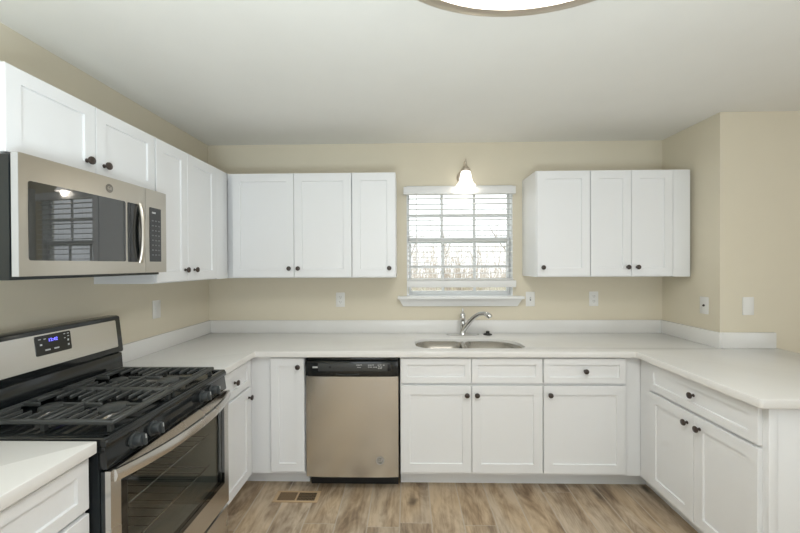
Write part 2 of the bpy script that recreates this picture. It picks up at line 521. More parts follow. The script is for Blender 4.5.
# apron: trapezoid with slanting ends and a sloping face
tp = [(1.558, 1.191), (2.538, 1.191), (2.505, 1.128), (1.591, 1.128)]
f0 = [b.bm.verts.new((x, -0.052 if z > 1.15 else -0.018, z)) for x, z in tp]
f1 = [b.bm.verts.new((x, 0.0, z)) for x, z in tp]
b.bm.faces.new(f0); b.bm.faces.new(f1)
for i in range(4):
    j = (i + 1) % 4
    b.bm.faces.new((f0[i], f0[j], f1[j], f1[i]))
b.build('window_apron', M['trim'], win, smooth=False)

# ------------------------------------------------------------------ cabinets
def knob(parent, x, y, z):
    k = MB()
    k.lathe([(0.0085, 0), (0.0085, 0.002), (0.0055, 0.004), (0.0055, 0.013), (0.011, 0.016), (0.0155, 0.019),
             (0.0165, 0.0225), (0.0150, 0.0265), (0.009, 0.029), (0.0, 0.0298)], (x, y, z), 'Y', 20, True, -1)
    return k.build('knob', M['bronze'], parent)

def carcass(root, w, d, z0, z1, toe, top=True, x0=0.0):
    c = MB()
    t = 0.016
    zb = z0
    c.box(x0, x0 + t, -d + 0.019, -0.001, zb, z1).box(w - t, w, -d + 0.019, -0.001, zb, z1)
    c.box(x0 + t, w - t, -d + 0.019, -0.001, zb, zb + t)
    c.box(x0 + t, w - t, -0.012, -0.001, zb + t, z1 - (t if top else 0))
    if top:
        c.box(x0 + t, w - t, -d + 0.019, -0.001, z1 - t, z1)
    c.build('carcass', M['cabinet'], root, smooth=False)
    if toe:
        MB().box(x0, w, -d + 0.100, -d + 0.115, 0.0, zb).build('toe_kick', M['cabinet'], root, smooth=False)

def face_frame(root, w, d, z0, z1, rails=(), stiles=(), x0=0.0, sw=0.04):
    f = MB()
    yf, yb = -d, -d + 0.019
    f.box(x0, x0 + sw, yf, yb, z0, z1).box(w - sw, w, yf, yb, z0, z1)
    f.box(x0 + sw, w - sw, yf, yb, z0, z0 + sw).box(x0 + sw, w - sw, yf, yb, z1 - sw, z1)
    for z in rails: f.box(x0 + sw, w - sw, yf, yb, z - 0.02, z + 0.02)
    for s in stiles: f.box(s - 0.02, s + 0.02, yf - 0.0002, yb, z0 + sw, z1 - sw)
    f.build('face_frame', M['cabinet'], root, smooth=False)

def door(root, d, x0, x1, z0, z1, kn=None, fr=0.057, name='door'):
    o = MB().shaker(x0, x1, z0, z1, -d - 0.0195, 0.019, fr).build(name, M['cabinet'], root, smooth=False)
    if kn: knob(o, kn[0], -d - 0.0195, kn[1])
    return o

BG, UG = 'white base cabinets along the kitchen', 'white wall cabinets along the kitchen'
D, UD = 0.61, 0.312
ZB, ZT = 0.114, 0.8755
DZ0, DZ1, DRZ0, DRZ1 = 0.134, 0.692, 0.707, 0.866

# corner cabinet of the window wall, narrow door beside the dishwasher
r = thing('base_cabinet', 'white corner base cabinet with one narrow tall door beside the dishwasher', 'cabinet', (0.006, 0, 0), 0, BG)
carcass(r, 0.955, D, ZB, ZT, True, False)
MB().box(0.489, 0.504, -0.611, -0.5105, 0, ZB).build('toe_return', M['cabinet'], r, smooth=False)
f = MB(); f.box(0.604, 0.74, -D, -D + 0.019, ZB, ZT).box(0.92, 0.955, -D, -D + 0.019, ZB, ZT)
f.box(0.74, 0.92, -D, -D + 0.019, ZB, ZB + 0.04).box(0.74, 0.92, -D, -D + 0.019, ZT - 0.04, ZT)
f.build('face_frame', M['cabinet'], r, smooth=False)
door(r, D, 0.737, 0.953, DZ0, 0.866, (0.918, 0.813), 0.052)

# sink base
r = thing('base_cabinet', 'white sink base cabinet with two doors below two blank false drawer fronts', 'cabinet', (1.578, 0, 0), 0, BG)
carcass(r, 0.906, D, ZB, ZT, True, False)
face_frame(r, 0.906, D, ZB, ZT, (0.70,), (0.455,))
door(r, D, 0.004, 0.4535, DRZ0, DRZ1, None, 0.040, 'drawer_front')
door(r, D, 0.4575, 0.9035, DRZ0, DRZ1, None, 0.040, 'drawer_front')
door(r, D, 0.004, 0.4535, DZ0, DZ1, (0.424, 0.636))
door(r, D, 0.4575, 0.9035, DZ0, DZ1, (0.488, 0.636))

# drawer and door unit right of the sink
r = thing('base_cabinet', 'white base cabinet with one knobbed drawer over one door beside the sink cabinet', 'cabinet', (2.485, 0, 0), 0, BG)
c = MB()
c.box(0, 0.016, -D + 0.019, -0.001, ZB, ZT).box(1.15, 1.166, -0.535, -0.001, ZB, ZT)
c.box(0.016, 1.15, -0.535, -0.001, ZB, ZB + 0.016).box(0.016, 1.15, -0.012, -0.001, ZB + 0.016, ZT)
c.build('carcass', M['cabinet'], r, smooth=False)
MB().box(0, 0.76, -D + 0.100, -D + 0.115, 0, ZB).build('toe_kick', M['cabinet'], r, smooth=False)
MB().box(0.720, 0.735, -0.611, -0.5105, 0, ZB).build('toe_return', M['cabinet'], r, smooth=False)
f = MB(); f.box(0, 0.04, -D, -D + 0.019, ZB, ZT).box(0.485, 0.6195, -D, -D + 0.019, ZB, ZT)
for z0, z1 in ((ZB, ZB + 0.04), (0.68, 0.72), (ZT - 0.04, ZT)):
    f.box(0.04, 0.485, -D, -D + 0.019, z0, z1)
f.build('face_frame', M['cabinet'], r, smooth=False)
door(r, D, 0.004, 0.519, DRZ0, DRZ1, (0.262, 0.789), 0.040, 'drawer_front')
door(r, D, 0.004, 0.519, DZ0, DZ1, (0.041, 0.638))

# left run: between range and corner
r = thing('base_cabinet', 'white base cabinet with drawer and door between the range and the corner', 'cabinet', (0, -1.050, 0), R(90), BG)
w = 1.050 - 0.6115
carcass(r, w, D, ZB, ZT, True, False)
face_frame(r, w, D, ZB, ZT, (0.70,))
door(r, D, 0.006, w - 0.056, DRZ0, DRZ1, (0.168, 0.789), 0.040, 'drawer_front')
door(r, D, 0.006, w - 0.056, DZ0, DZ1, (w - 0.086, 0.636))

# left run: near side of the range
r = thing('base_cabinet', 'white base cabinet with stacked drawers under the short counter before the range', 'cabinet', (0, -2.450, 0), R(90), BG)
w = 2.450 - 1.836
carcass(r, w, D, ZB, ZT, True, False)
face_frame(r, w, D, ZB, ZT, (0.70, 0.42))
door(r, D, 0.006, w - 0.006, DRZ0, DRZ1, None, 0.040, 'drawer_front')
door(r, D, 0.006, w - 0.006, 0.427, DZ1, None, 0.057, 'drawer_front')
door(r, D, 0.006, w - 0.006, DZ0, 0.412, None, 0.057, 'drawer_front')

# peninsula
PX, PD = 3.72, 3.72 - 3.105
r = thing('base_cabinet', 'white peninsula base cabinet with a wide drawer over a pair of doors', 'cabinet', (PX, -0.6115, 0), R(-90), BG)
o0 = 0.6115
w = 1.420 - o0
carcass(r, w, PD, ZB, ZT, True, False)
f = MB(); f.box(0, 0.12, -PD, -PD + 0.019, ZB, ZT).box(w - 0.03, w, -PD, -PD + 0.019, ZB, ZT)
for z0, z1 in ((ZB, ZB + 0.04), (0.68, 0.72), (ZT - 0.04, ZT)):
    f.box(0.12, w - 0.03, -PD, -PD + 0.019, z0, z1)
f.build('face_frame', M['cabinet'], r, smooth=False)
door(r, PD, 0.722 - o0, 1.411 - o0, DRZ0, DRZ1, (1.068 - o0, 0.792), 0.042, 'drawer_front')
door(r, PD, 0.722 - o0, 1.066 - o0, DZ0, DZ1, (1.026 - o0, 0.636))
door(r, PD, 1.069 - o0, 1.411 - o0, DZ0, DZ1, (1.108 - o0, 0.636))
e = MB()
e.box(w, w + 0.013, -PD + 0.0, -0.001, 0.0, ZT, 0.001).box(w + 0.013, w + 0.018, -PD, -PD + 0.035, 0.0, ZT, 0.001)
e.build('end_panel', M['cabinet'], r)

# wall cabinets
UZ0, UZ1 = 1.372, 2.134
def upper(label, loc, rz, w, doors, z0=UZ0, d=UD, stiles=()):
    r = thing('upper_cabinet', label, 'cabinet', loc, rz, UG)
    carcass(r, w, d, z0, UZ1, False)
    face_frame(r, w, d, z0, UZ1, (), stiles)
    for x0, x1, kx in doors:
        door(r, d, x0, x1, z0 + 0.006, UZ1 - 0.005, (kx, z0 + 0.069) if kx else None)
    return r
upper('white double-door wall cabinet in the corner, on the window wall', (0.3135, 0, 0), 0, 0.9125,
      [(0.0425, 0.491, 0.4605), (0.494, 0.9105, 0.5265)], stiles=(0.4925,))
upper('narrow white single-door wall cabinet beside the window, next to the corner pair', (1.227, 0, 0), 0, 0.316,
      [(0.003, 0.312, 0.270)])
upper('white single-door wall cabinet beside the window, across from the corner pair', (2.551, 0, 0), 0, 0.378,
      [(0.004, 0.3765, 0.041)])
r = upper('white double-door wall cabinet with a wide filler strip, near the jutting wall', (2.930, 0, 0), 0, 0.700,
      [(0.003, 0.2875, 0.258), (0.2905, 0.578, 0.326)], stiles=(0.289,))
MB().box(0.5815, 0.700, -UD - 0.0165, -UD - 0.0002, UZ0, UZ1 - 0.005, 0.001).build('filler_strip', M['cabinet'], r)
r = upper('white double-door wall cabinet on the left wall between the microwave and the corner', (0, -1.100, 0), R(90), 1.100 - 0.001,
      [(0.004, 0.2715, 0.242), (0.2745, 0.600, 0.333)], stiles=(0.273,))
MB().box(0.603, 0.753, -UD - 0.0165, -UD - 0.0002, UZ0, UZ1 - 0.005, 0.001).build('filler_strip', M['cabinet'], r)
MZ0 = 1.834
r = upper('short white two-door wall cabinet above the microwave', (0, -1.811, 0), R(90), 0.709, [], MZ0)
for x0, x1, kx in ((0.004, 0.3495, 0.289), (0.3525, 0.706, 0.353 + 0.002)):
    pass
door(r, UD, 0.006, 0.3485, MZ0 + 0.006, UZ1 - 0.005, (0.305, MZ0 + 0.060), 0.05)
door(r, UD, 0.3515, 0.706, MZ0 + 0.006, UZ1 - 0.005, (0.390, MZ0 + 0.060), 0.05)

# ------------------------------------------------------------------ counters
def rounded(pts, radii, n=8):
    out = []
    k = len(pts)
    for i, (p, r_) in enumerate(zip(pts, radii)):
        p = Vector(p); a = Vector(pts[i - 1]); c = Vector(pts[(i + 1) % k])
        if r_ <= 0:
            out.append((p.x, p.y)); continue
        u = (a - p).normalized(); v = (c - p).normalized()
        ang = u.angle(v)
        t = r_ / math.tan(ang / 2)
        bis = (u + v).normalized()
        ctr = p + bis * (r_ / math.sin(ang / 2))
        s = p + u * t; e = p + v * t
        a0 = math.atan2(s.y - ctr.y, s.x - ctr.x); a1 = math.atan2(e.y - ctr.y, e.x - ctr.x)
        da = (a1 - a0 + math.pi) % (2 * math.pi) - math.pi
        for q in range(n + 1):
            a_ = a0 + da * q / n
            out.append((ctr.x + r_ * math.cos(a_), ctr.y + r_ * math.sin(a_)))
    return out

def slab(name, outlines, z0, z1, mat, parent, bev=0.003):
    c = bpy.data.curves.new(name, 'CURVE')
    c.dimensions = '2D'; c.fill_mode = 'BOTH'
    c.extrude = (z1 - z0) / 2 - bev
    c.bevel_depth = bev; c.bevel_resolution = 2; c.offset = -bev
    for pts in outlines:
        s = c.splines.new('POLY')
        s.points.add(len(pts) - 1)
        for q, (x, y) in zip(s.points, pts): q.co = (x, y, 0, 1)
        s.use_cyclic_u = True
    tmp = bpy.data.objects.new(name + '_curve', c)
    COL.objects.link(tmp)
    bpy.context.view_layer.update()
    me = bpy.data.meshes.new_from_object(tmp.evaluated_get(bpy.context.evaluated_depsgraph_get()))
    bpy.data.objects.remove(tmp); bpy.data.curves.remove(c)
    me.transform(Matrix.Translation((0, 0, (z0 + z1) / 2)))
    me.materials.clear(); me.materials.append(mat)
    bm = bmesh.new(); bm.from_mesh(me)
    bmesh.ops.remove_doubles(bm, verts=bm.verts[:], dist=1e-5)
    bmesh.ops.recalc_face_normals(bm, faces=bm.faces[:])
    bm.to_mesh(me); bm.free()
    me.shade_smooth(); me.set_sharp_from_angle(angle=R(30))
    o = bpy.data.objects.new(name, me)
    COL.objects.link(o)
    o.parent = parent
    return o

CZ0, CZ1 = 0.8765, 0.914
r = thing('countertop', 'long off-white stone countertop wrapping from the range round to the peninsula', 'countertop', (0, 0, 0))
outer = [(0.001, -1.054), (0.648, -1.054), (0.648, -0.648), (3.055, -0.648), (3.055, -1.457), (4.02, -1.457),
         (4.02, -JOG - 0.001), (XR - 0.001, -JOG - 0.001), (XR - 0.001, -0.001), (0.001, -0.001)]
outer = rounded(outer, [0, 0, 0.012, 0.012, 0.012, 0.02, 0, 0, 0, 0], 4)
SX0, SX1, SY0, SY1 = 1.680, 2.412, -0.552, -0.235
hole = rounded([(SX0, SY0), (SX1, SY0), (SX1, SY1), (SX0, SY1)], [0.11, 0.06, 0.20, 0.12], 10)
slab('slab', [outer, hole], CZ0, CZ1, M['quartz'], r)
b = MB()
bz = 1.016
b.box(0.001, 0.020, -1.054, -0.001, CZ1, bz, 0.002)
b.box(0.020, XR - 0.020, -0.020, -0.001, CZ1, bz, 0.002)
b.box(XR - 0.020, XR - 0.001, -JOG - 0.020, -0.001, CZ1, bz, 0.002)
b.box(XR - 0.001, 4.002, -JOG - 0.020, -JOG - 0.001, CZ1, bz, 0.002)
b.build('backsplash', M['quartz'], r)
r = thing('countertop', 'short off-white stone countertop on the near side of the range', 'countertop', (0, 0, 0))
slab('slab', [rounded([(0.001, -2.460), (0.648, -2.460), (0.648, -1.832), (0.001, -1.832)], [0, 0.01, 0.004, 0], 4)], CZ0, CZ1, M['quartz'], r)
MB().box(0.001, 0.020, -2.460, -1.832, CZ1, bz, 0.002).build('backsplash', M['quartz'], r)

# ------------------------------------------------------------------ sink
r = thing('kitchen_sink', 'stainless steel double bowl sink set under the counter cutout', 'sink', (0, 0, 0))
def bowl(x0, x1, y0, y1, radii, depth, name):
    b = MB()
    top = rounded([(x0, y0), (x1, y0), (x1, y1), (x0, y1)], radii, 8)
    cx, cy = (x0 + x1) / 2, (y0 + y1) / 2
    rings = []
    zt = 0.8935
    for sc, z in ((1.0, zt), (0.985, zt - depth * 0.8), (0.95, zt - depth * 0.94), (0.86, zt - depth), (0.12, zt - depth - 0.004)):
        rings.append([b.bm.verts.new((cx + (x - cx) * sc, cy + (y - cy) * sc, z)) for x, y in top])
    for a, c in zip(rings, rings[1:]):
        for i in range(len(a)):
            j = (i + 1) % len(a)
            b.bm.faces.new((a[i], a[j], c[j], c[i]))
    b.bm.faces.new(rings[-1])
    o = b.build(name, M['sink_steel'], r)
    o.data.materials[0] = M['sink_steel']
    md = o.modifiers.new('thickness', 'SOLIDIFY'); md.thickness = 0.0015; md.offset = 1 if False else -1
    d = MB().lathe([(0.045, 0), (0.045, 0.003), (0.036, 0.0045), (0.030, 0.001), (0.0, 0.001)], (cx, cy, zt - depth - 0.003), 'Z', 24)
    d.build('drain', M['chrome'], o)
    return o
XM = 2.028
bowl(SX0 + 0.001, XM - 0.012, SY0 + 0.001, SY1 - 0.001, [0.11, 0.07, 0.07, 0.12], 0.17, 'bowl')
bowl(XM + 0.012, SX1 - 0.001, SY0 + 0.001, SY1 - 0.001, [0.07, 0.06, 0.20, 0.07], 0.20, 'bowl')
b = MB()
b.box(XM - 0.012, XM + 0.012, SY0 + 0.003, SY1 - 0.003, 0.878, 0.8925, 0.005)
b.build('divider', M['sink_steel'], r)

# faucet
fx, fy = 2.056, -0.105
r = thing('kitchen_faucet', 'chrome single lever faucet with angled pull-out spout behind the sink', 'faucet', (fx, fy, CZ1))
pl = rounded([(-0.128, -0.027), (0.128, -0.027), (0.128, 0.027), (-0.128, 0.027)], [0.0265] * 4, 8)
MB().prism(pl, 0.0005, 0.009, 'XY', 0.003).build('base_plate', M['chrome'], r)
MB().lathe([(0.030, 0.008), (0.027, 0.014), (0.022, 0.022), (0.020, 0.055), (0.021, 0.085), (0.0225, 0.10), (0.020, 0.108),
            (0.0205, 0.112)], (0, 0, 0), 'Z', 24).build('body', M['chrome'], r)
MB().lathe([(0.0205, 0.113), (0.0225, 0.125), (0.023, 0.145), (0.020, 0.162), (0.012, 0.172), (0.008, 0.177), (0.0085, 0.195),
            (0.0075, 0.206), (0.0, 0.209)], (0, 0, 0), 'Z', 22).build('lever_handle', M['chrome'], r)
sp = []
for i in range(13):
    t = i / 12
    p0, p1, p2, p3 = Vector((0.004, -0.008, 0.035)), Vector((0.045, -0.035, 0.115)), Vector((0.095, -0.090, 0.195)), Vector((0.148, -0.135, 0.184))
    sp.append(p0 * (1 - t) ** 3 + p1 * 3 * t * (1 - t) ** 2 + p2 * 3 * t * t * (1 - t) + p3 * t ** 3)
MB().tube(sp, [0.0185, 0.0185, 0.018, 0.0175, 0.017, 0.0165, 0.016, 0.0155, 0.0155, 0.0155, 0.015, 0.015, 0.0145], 14).build('spout', M['chrome'], r)
hd = MB()
hd.tube([(0.143, -0.131, 0.186), (0.158, -0.144, 0.180), (0.172, -0.156, 0.170), (0.178, -0.161, 0.160)], [0.0145, 0.0185, 0.0195, 0.017], 16)
hd.build('spray_head', M['chrome'], r)
s = MB().lathe([(0.034, 0.0005), (0.034, 0.005), (0.030, 0.008), (0.018, 0.012), (0.0145, 0.016), (0.0145, 0.026), (0.011, 0.029), (0.0, 0.0295)],
               (0, 0, 0), 'Z', 24).build('sink_stopper', M['rubber'])
s.location = (2.252, -0.095, CZ1)
tag(s, 'small black stopper sitting on the counter beside the faucet', 'sink stopper')

# ------------------------------------------------------------------ dishwasher
r = thing('dishwasher', 'stainless steel dishwasher with black control strip under the counter', 'dishwasher', (0.9695, 0, 0))
w = 0.599
MB().box(0.006, w - 0.006, -0.58, -0.02, 0.10, 0.872).build('tub', M['black_plastic'], r, smooth=False)
MB().box(0.008, w - 0.008, -0.530, -0.520, 0.0, 0.10).build('toe_panel', M['black_plastic'], r, smooth=False)
bow = lambda x: -0.628 - 0.007 * (1 - ((x - w / 2) / (w / 2)) ** 4)
dd = MB().bowed(0.003, w - 0.003, 0.104, 0.750, bow, 0.045, 24).build('door', M['steel_v'], r)
bd = MB().lathe([(0.026, 0.0), (0.026, 0.0015), (0.024, 0.002), (0.0, 0.002)], (0.478, bow(0.478) + 0.0002, 0.212), 'Y', 28, True, -1).build('badge', M['badge'], dd)
ring = MB(); ring.tube([(0.478 + 0.0225 * math.cos(a), bow(0.478) - 0.0021, 0.212 + 0.0225 * math.sin(a)) for a in [2 * math.pi * i / 24 for i in range(25)]], 0.0018, 6)
ring.build('badge_ring', M['badge_print'], dd)
text_part('badge_monogram', 'GE', 0.027, M['badge_print'], dd, Vector((0.478, bow(0.478) - 0.0025, 0.212)), FACE)
cp = MB()
cp.box(0.002, w - 0.002, -0.645, -0.58, 0.757, 0.850, 0.005)
cp.box(0.004, w - 0.004, -0.63, -0.58, 0.852, 0.870, 0.003)
co = cp.build('control_panel', M['black_gloss'], r)
MB().box(0.085, 0.545, -0.6475, -0.6445, 0.788, 0.838, 0.001).build('button_strip', M['grey_plastic'], co)
k = MB(); k.box(0.050, 0.082, -0.648, -0.6445, 0.808, 0.818, 0.001).build('latch', M['mark'], co)
k = MB().box(0.155, 0.170, -0.6495, -0.647, 0.806, 0.822, 0.001).build('button', M['black_plastic'], co)
MB().box(0.530, 0.552, -0.650, -0.647, 0.790, 0.836, 0.002).build('button', M['black_plastic'], co)
for (x, z) in ((0.330, 0.826), (0.342, 0.826), (0.356, 0.827), (0.336, 0.812), (0.349, 0.811), (0.405, 0.826), (0.418, 0.826), (0.432, 0.827),
               (0.405, 0.813), (0.419, 0.813), (0.438, 0.813), (0.452, 0.813), (0.466, 0.826), (0.480, 0.827), (0.468, 0.804), (0.482, 0.806),
               (0.470, 0.815), (0.485, 0.814), (0.500, 0.826)):
    MB().box(x, x + 0.010, -0.6482, -0.6474, z, z + 0.004).build('button_legend', M['mark'], co, smooth=False)
hp = MB()
hp.tube([(0.20, -0.6455, 0.770), (0.235, -0.647, 0.766), (0.27, -0.647, 0.765), (0.31, -0.647, 0.766), (0.345, -0.6455, 0.770)], 0.004, 8)
hp.build('handle', M['black_plastic'], co)

# ------------------------------------------------------------------ gas range   (local x: 0 near camera .. w far; local y = -X)
r = thing('gas_range', 'black and stainless gas range with cast iron grates and raised control backguard', 'range', (0, -1.826, 0), R(90))
w = 0.766
b = MB()
b.box(0.003, 0.018, -0.645, -0.03, 0.02, 0.893).box(w - 0.018, w - 0.003, -0.645, -0.03, 0.02, 0.893)
b.box(0.018, w - 0.018, -0.05, -0.03, 0.02, 0.893).box(0.018, w - 0.018, -0.645, -0.05, 0.02, 0.05)
b.build('side_panels', M['black_body'], r, smooth=False)
b = MB()
b.box(0.03, w - 0.03, -0.64, -0.06, 0.20, 0.235).box(0.03, w - 0.03, -0.64, -0.06, 0.785, 0.80)
b.box(0.03, 0.05, -0.64, -0.06, 0.235, 0.785).box(w - 0.05, w - 0.03, -0.64, -0.06, 0.235, 0.785)
b.box(0.05, w - 0.05, -0.09, -0.06, 0.235, 0.785)
ov = b.build('oven_cavity', M['oven_liner'], r, smooth=False)
for z in (0.44, 0.60):
    k = MB()
    MB().tube([(0.052, -0.605, z), (w - 0.052, -0.605, z)], 0.004, 8).build('rack_rail', M['chrome'], ov)
    k.tube([(0.052, -0.12, z), (w - 0.052, -0.12, z)], 0.004, 8)
    for i in range(13):
        x = 0.075 + (w - 0.15) * i / 12
        k.tube([(x, -0.60, z), (x, -0.12, z)], 0.0016, 6)
    k.build('oven_rack', M['rack'], ov)
MB().box(0.004, w - 0.004, -0.6475, -0.6455, 0.214, 0.222).build('gasket', M['black_body'], r, smooth=False)
# drawer
dr = MB().box(0.004, w - 0.004, -0.680, -0.648, 0.035, 0.212, 0.004).build('drawer', M['steel'], r)
# oven door
dz0, dz1 = 0.228, 0.812
flat = lambda x: -0.682
od = MB().bowed(0.003, w - 0.003, dz0, dz1, flat, 0.018, 1, (0.050, w - 0.050, 0.350, 0.763)).build('oven_door', M['steel'], r, smooth=False)
ln = MB()
ln.box(0.006, 0.050, -0.6635, -0.648, 0.232, 0.808).box(w - 0.050, w - 0.006, -0.6635, -0.648, 0.232, 0.808)
ln.box(0.050, w - 0.050, -0.6635, -0.648, 0.232, 0.350).box(0.050, w - 0.050, -0.6635, -0.648, 0.763, 0.808)
ln.build('door_liner', M['black_body'], od, smooth=False)
g = MB()
g.bowed(0.046, w - 0.046, 0.345, 0.768, lambda x: -0.6828, 0.0006, 1, (0.072, w - 0.072, 0.368, 0.748))
g.build('window_border', M['dark_glass'], od, smooth=False)
MB().box(0.051, w - 0.051, -0.681, -0.678, 0.351, 0.762).build('oven_window', M['oven_glass'], od, smooth=False)
# handle: flat bar bowing out
hb = MB()
n = 24
def hy(x): return -0.684 - 0.060 * (1 - abs((x - w / 2) / (w / 2 - 0.01)) ** 2.4)
Fv, Bv = [], []
for i in range(n + 1):
    x = 0.010 + (w - 0.02) * i / n
    y = hy(x); zz = 0.796
    Fv.append([hb.bm.verts.new((x, y - 0.010, zz - 0.019)), hb.bm.verts.new((x, y - 0.016, zz)), hb.bm.verts.new((x, y - 0.010, zz + 0.019)),
               hb.bm.verts.new((x, y + 0.001, zz + 0.019)), hb.bm.verts.new((x, y + 0.001, zz - 0.019))])
for a, c in zip(Fv, Fv[1:]):
    for i in range(5):
        j = (i + 1) % 5
        hb.bm.faces.new((a[i], a[j], c[j], c[i]))
hb.bm.faces.new(Fv[0]); hb.bm.faces.new(Fv[-1])
hb.build('handle', M['steel'], od, True, 50)
# control panel with knobs
cp = MB()
prof = [(-0.640, 0.818), (-0.674, 0.818), (-0.664, 0.890), (-0.640, 0.890)]
cp.prism(prof, 0.002, w - 0.002, 'YZ', 0.003)
co = cp.build('control_panel', M['black_gloss'], r)
for x in (0.122, 0.213, 0.543, 0.626):
    q = MB()
    q.lathe([(0.027, 0), (0.027, 0.005), (0.0215, 0.008), (0.0215, 0.030), (0.019, 0.034), (0.0, 0.034)], (0, 0, 0), 'Y', 24, True, -1)
    q.box(-0.007, 0.007, -0.043, -0.020, -0.020, 0.020, 0.004)
    ko = q.build('knob', M['knob_black'], co)
    ko.location = (x, -0.6685, 0.856)
    ko.rotation_euler = (R(-5), 0, 0)
    MB().box(-0.002, 0.002, -0.0438, -0.0425, 0.004, 0.018).build('knob_pointer', M['mark'], ko, smooth=False)
# cooktop
ct = MB()
ct.box(0.001, w - 0.001, -0.674, -0.075, 0.888, 0.912, 0.007, 3)
ct.box(0.001, 0.030, -0.668, -0.075, 0.906, 0.920, 0.006, 3).box(w - 0.030, w - 0.001, -0.668, -0.075, 0.906, 0.920, 0.006, 3)
ct.box(0.006, w - 0.006, -0.671, -0.645, 0.905, 0.920, 0.006, 3)
cto = ct.build('cooktop', M['black_gloss'], r)
for (x, y, rr) in ((0.217, -0.52, 0.050), (0.217, -0.28, 0.040), (0.538, -0.52, 0.052), (0.538, -0.28, 0.036)):
    q = MB().lathe([(rr + 0.022, 0.911), (rr + 0.020, 0.915), (rr, 0.917), (rr, 0.928), (0.0, 0.928)], (x, y, 0), 'Z', 32).build('burner', M['badge_light'], cto)
    MB().lathe([(rr - 0.004, 0.9275), (rr, 0.931), (rr - 0.001, 0.938), (rr - 0.006, 0.941), (0.0, 0.942)], (x, y, 0), 'Z', 32).build('burner_cap', M['iron'], q)
def grate(x0, x1, y0, y1):
    q = MB()
    t = 0.0075; zt, zl = 0.951, 0.936
    def bar(xa, ya, xb, yb, wd=t, z0=zl, z1=zt):
        if abs(xa - xb) < 1e-6: q.box(xa - wd, xa + wd, ya, yb, z0, z1, 0.003, 1)
        else: q.box(xa, xb, ya - wd, ya + wd, z0, z1, 0.003, 1)
    bar(x0 + t, y0, x0 + t, y1, 0.009); bar(x1 - t, y0, x1 - t, y1, 0.009)
    bar(x0, y0 + t, x1, y0 + t, 0.012); bar(x0, y1 - t, x1, y1 - t)
    xm, ym = (x0 + x1) / 2, (y0 + y1) / 2
    bar(x0, ym, x1, ym)
    for bc in (y0 + (y1 - y0) * 0.25, y0 + (y1 - y0) * 0.75):
        for dy in (-0.088, -0.044, 0.044, 0.088):
            L_ = 0.095 if abs(dy) < 0.06 else 0.128
            bar(x0, bc + dy, x0 + L_, bc + dy, 0.0042); bar(x1 - L_, bc + dy, x1, bc + dy, 0.0042)
        bar(x0, bc, x0 + 0.085, bc, 0.0042); bar(x1 - 0.085, bc, x1, bc, 0.0042)
        bar(xm, bc - 0.118, xm, bc - 0.045, 0.0042); bar(xm, bc + 0.045, xm, bc + 0.118, 0.0042)
    for x in (x0 + 0.012, x1 - 0.012):
        for y in (y0 + 0.012, ym, y1 - 0.012):
            q.box(x - 0.007, x + 0.007, y - 0.007, y + 0.007, 0.9115, 0.938)
    return q.build('grate', M['iron'], r)
grate(0.058, 0.3755, -0.640, -0.160)
grate(0.3785, 0.698, -0.640, -0.160)
# backguard
rs = MB()
rs.prism([(-0.050, 0.895), (-0.138, 0.905), (-0.128, 1.014), (-0.050, 1.014)], 0.018, w - 0.018, 'YZ', 0.003)
bgd = rs.build('backguard', M['black_gloss'], r)
hd = MB()
hd.prism([(-0.030, 1.012), (-0.122, 1.012), (-0.100, 1.205), (-0.030, 1.205)], -0.003, w + 0.008, 'YZ', 0.012)
hd.build('backguard_frame', M['black_gloss'], bgd)
# steel face lies on the sloping front of the frame
SL = math.atan2(0.022, 0.193)
def on_slope(u, v, out):       # v runs up the slope from its foot
    y = -0.122 + math.sin(SL) * v - math.cos(SL) * out
    z = 1.012 + math.cos(SL) * v + math.sin(SL) * out
    return (u, y, z)
def slope_plate(x0, x1, v0, v1, o0_, o1_, name, mat, parent, rad=0.006):
    q = MB()
    poly = rounded([(x0, v0), (x1, v0), (x1, v1), (x0, v1)], [rad] * 4, 5)
    lo = [q.bm.verts.new(on_slope(x, v, o0_)) for x, v in poly]
    hi = [q.bm.verts.new(on_slope(x, v, o1_)) for x, v in poly]
    q.bm.faces.new(lo); q.bm.faces.new(hi)
    for i in range(len(poly)):
        j = (i + 1) % len(poly)
        q.bm.faces.new((lo[i], lo[j], hi[j], hi[i]))
    return q.build(name, mat, parent)
slope_plate(0.032, w - 0.030, 0.034, 0.172, -0.004, 0.0012, 'steel_face', M['steel'], bgd)
dx0, dx1 = 0.321, 0.478
dp = slope_plate(dx0, dx1, 0.084, 0.166, 0.0, 0.003, 'display', M['black_gloss'], bgd)
SLR = Matrix.Rotation(math.pi / 2 - SL, 3, 'X')
xc = (dx0 + dx1) / 2
text_part('clock_digits', '12:42', 0.019, M['clock'], dp, Vector(on_slope(xc - 0.004, 0.142, 0.0035)), SLR, 0.0003)
def lmark(u, v, du=0.008, dv=0.003):
    lg = MB()
    ps = [on_slope(u - du / 2, v - dv / 2, 0.0031), on_slope(u + du / 2, v - dv / 2, 0.0031), on_slope(u + du / 2, v + dv / 2, 0.0031), on_slope(u - du / 2, v + dv / 2, 0.0031)]
    qs = [on_slope(u - du / 2, v - dv / 2, 0.0036), on_slope(u + du / 2, v - dv / 2, 0.0036), on_slope(u + du / 2, v + dv / 2, 0.0036), on_slope(u - du / 2, v + dv / 2, 0.0036)]
    lo = [lg.bm.verts.new(p) for p in ps]; hi = [lg.bm.verts.new(p) for p in qs]
    lg.bm.faces.new(lo); lg.bm.faces.new(hi)
    for i in range(4):
        j = (i + 1) % 4
        lg.bm.faces.new((lo[i], lo[j], hi[j], hi[i]))
    lg.build('display_legend', M['mark'], dp, smooth=False)
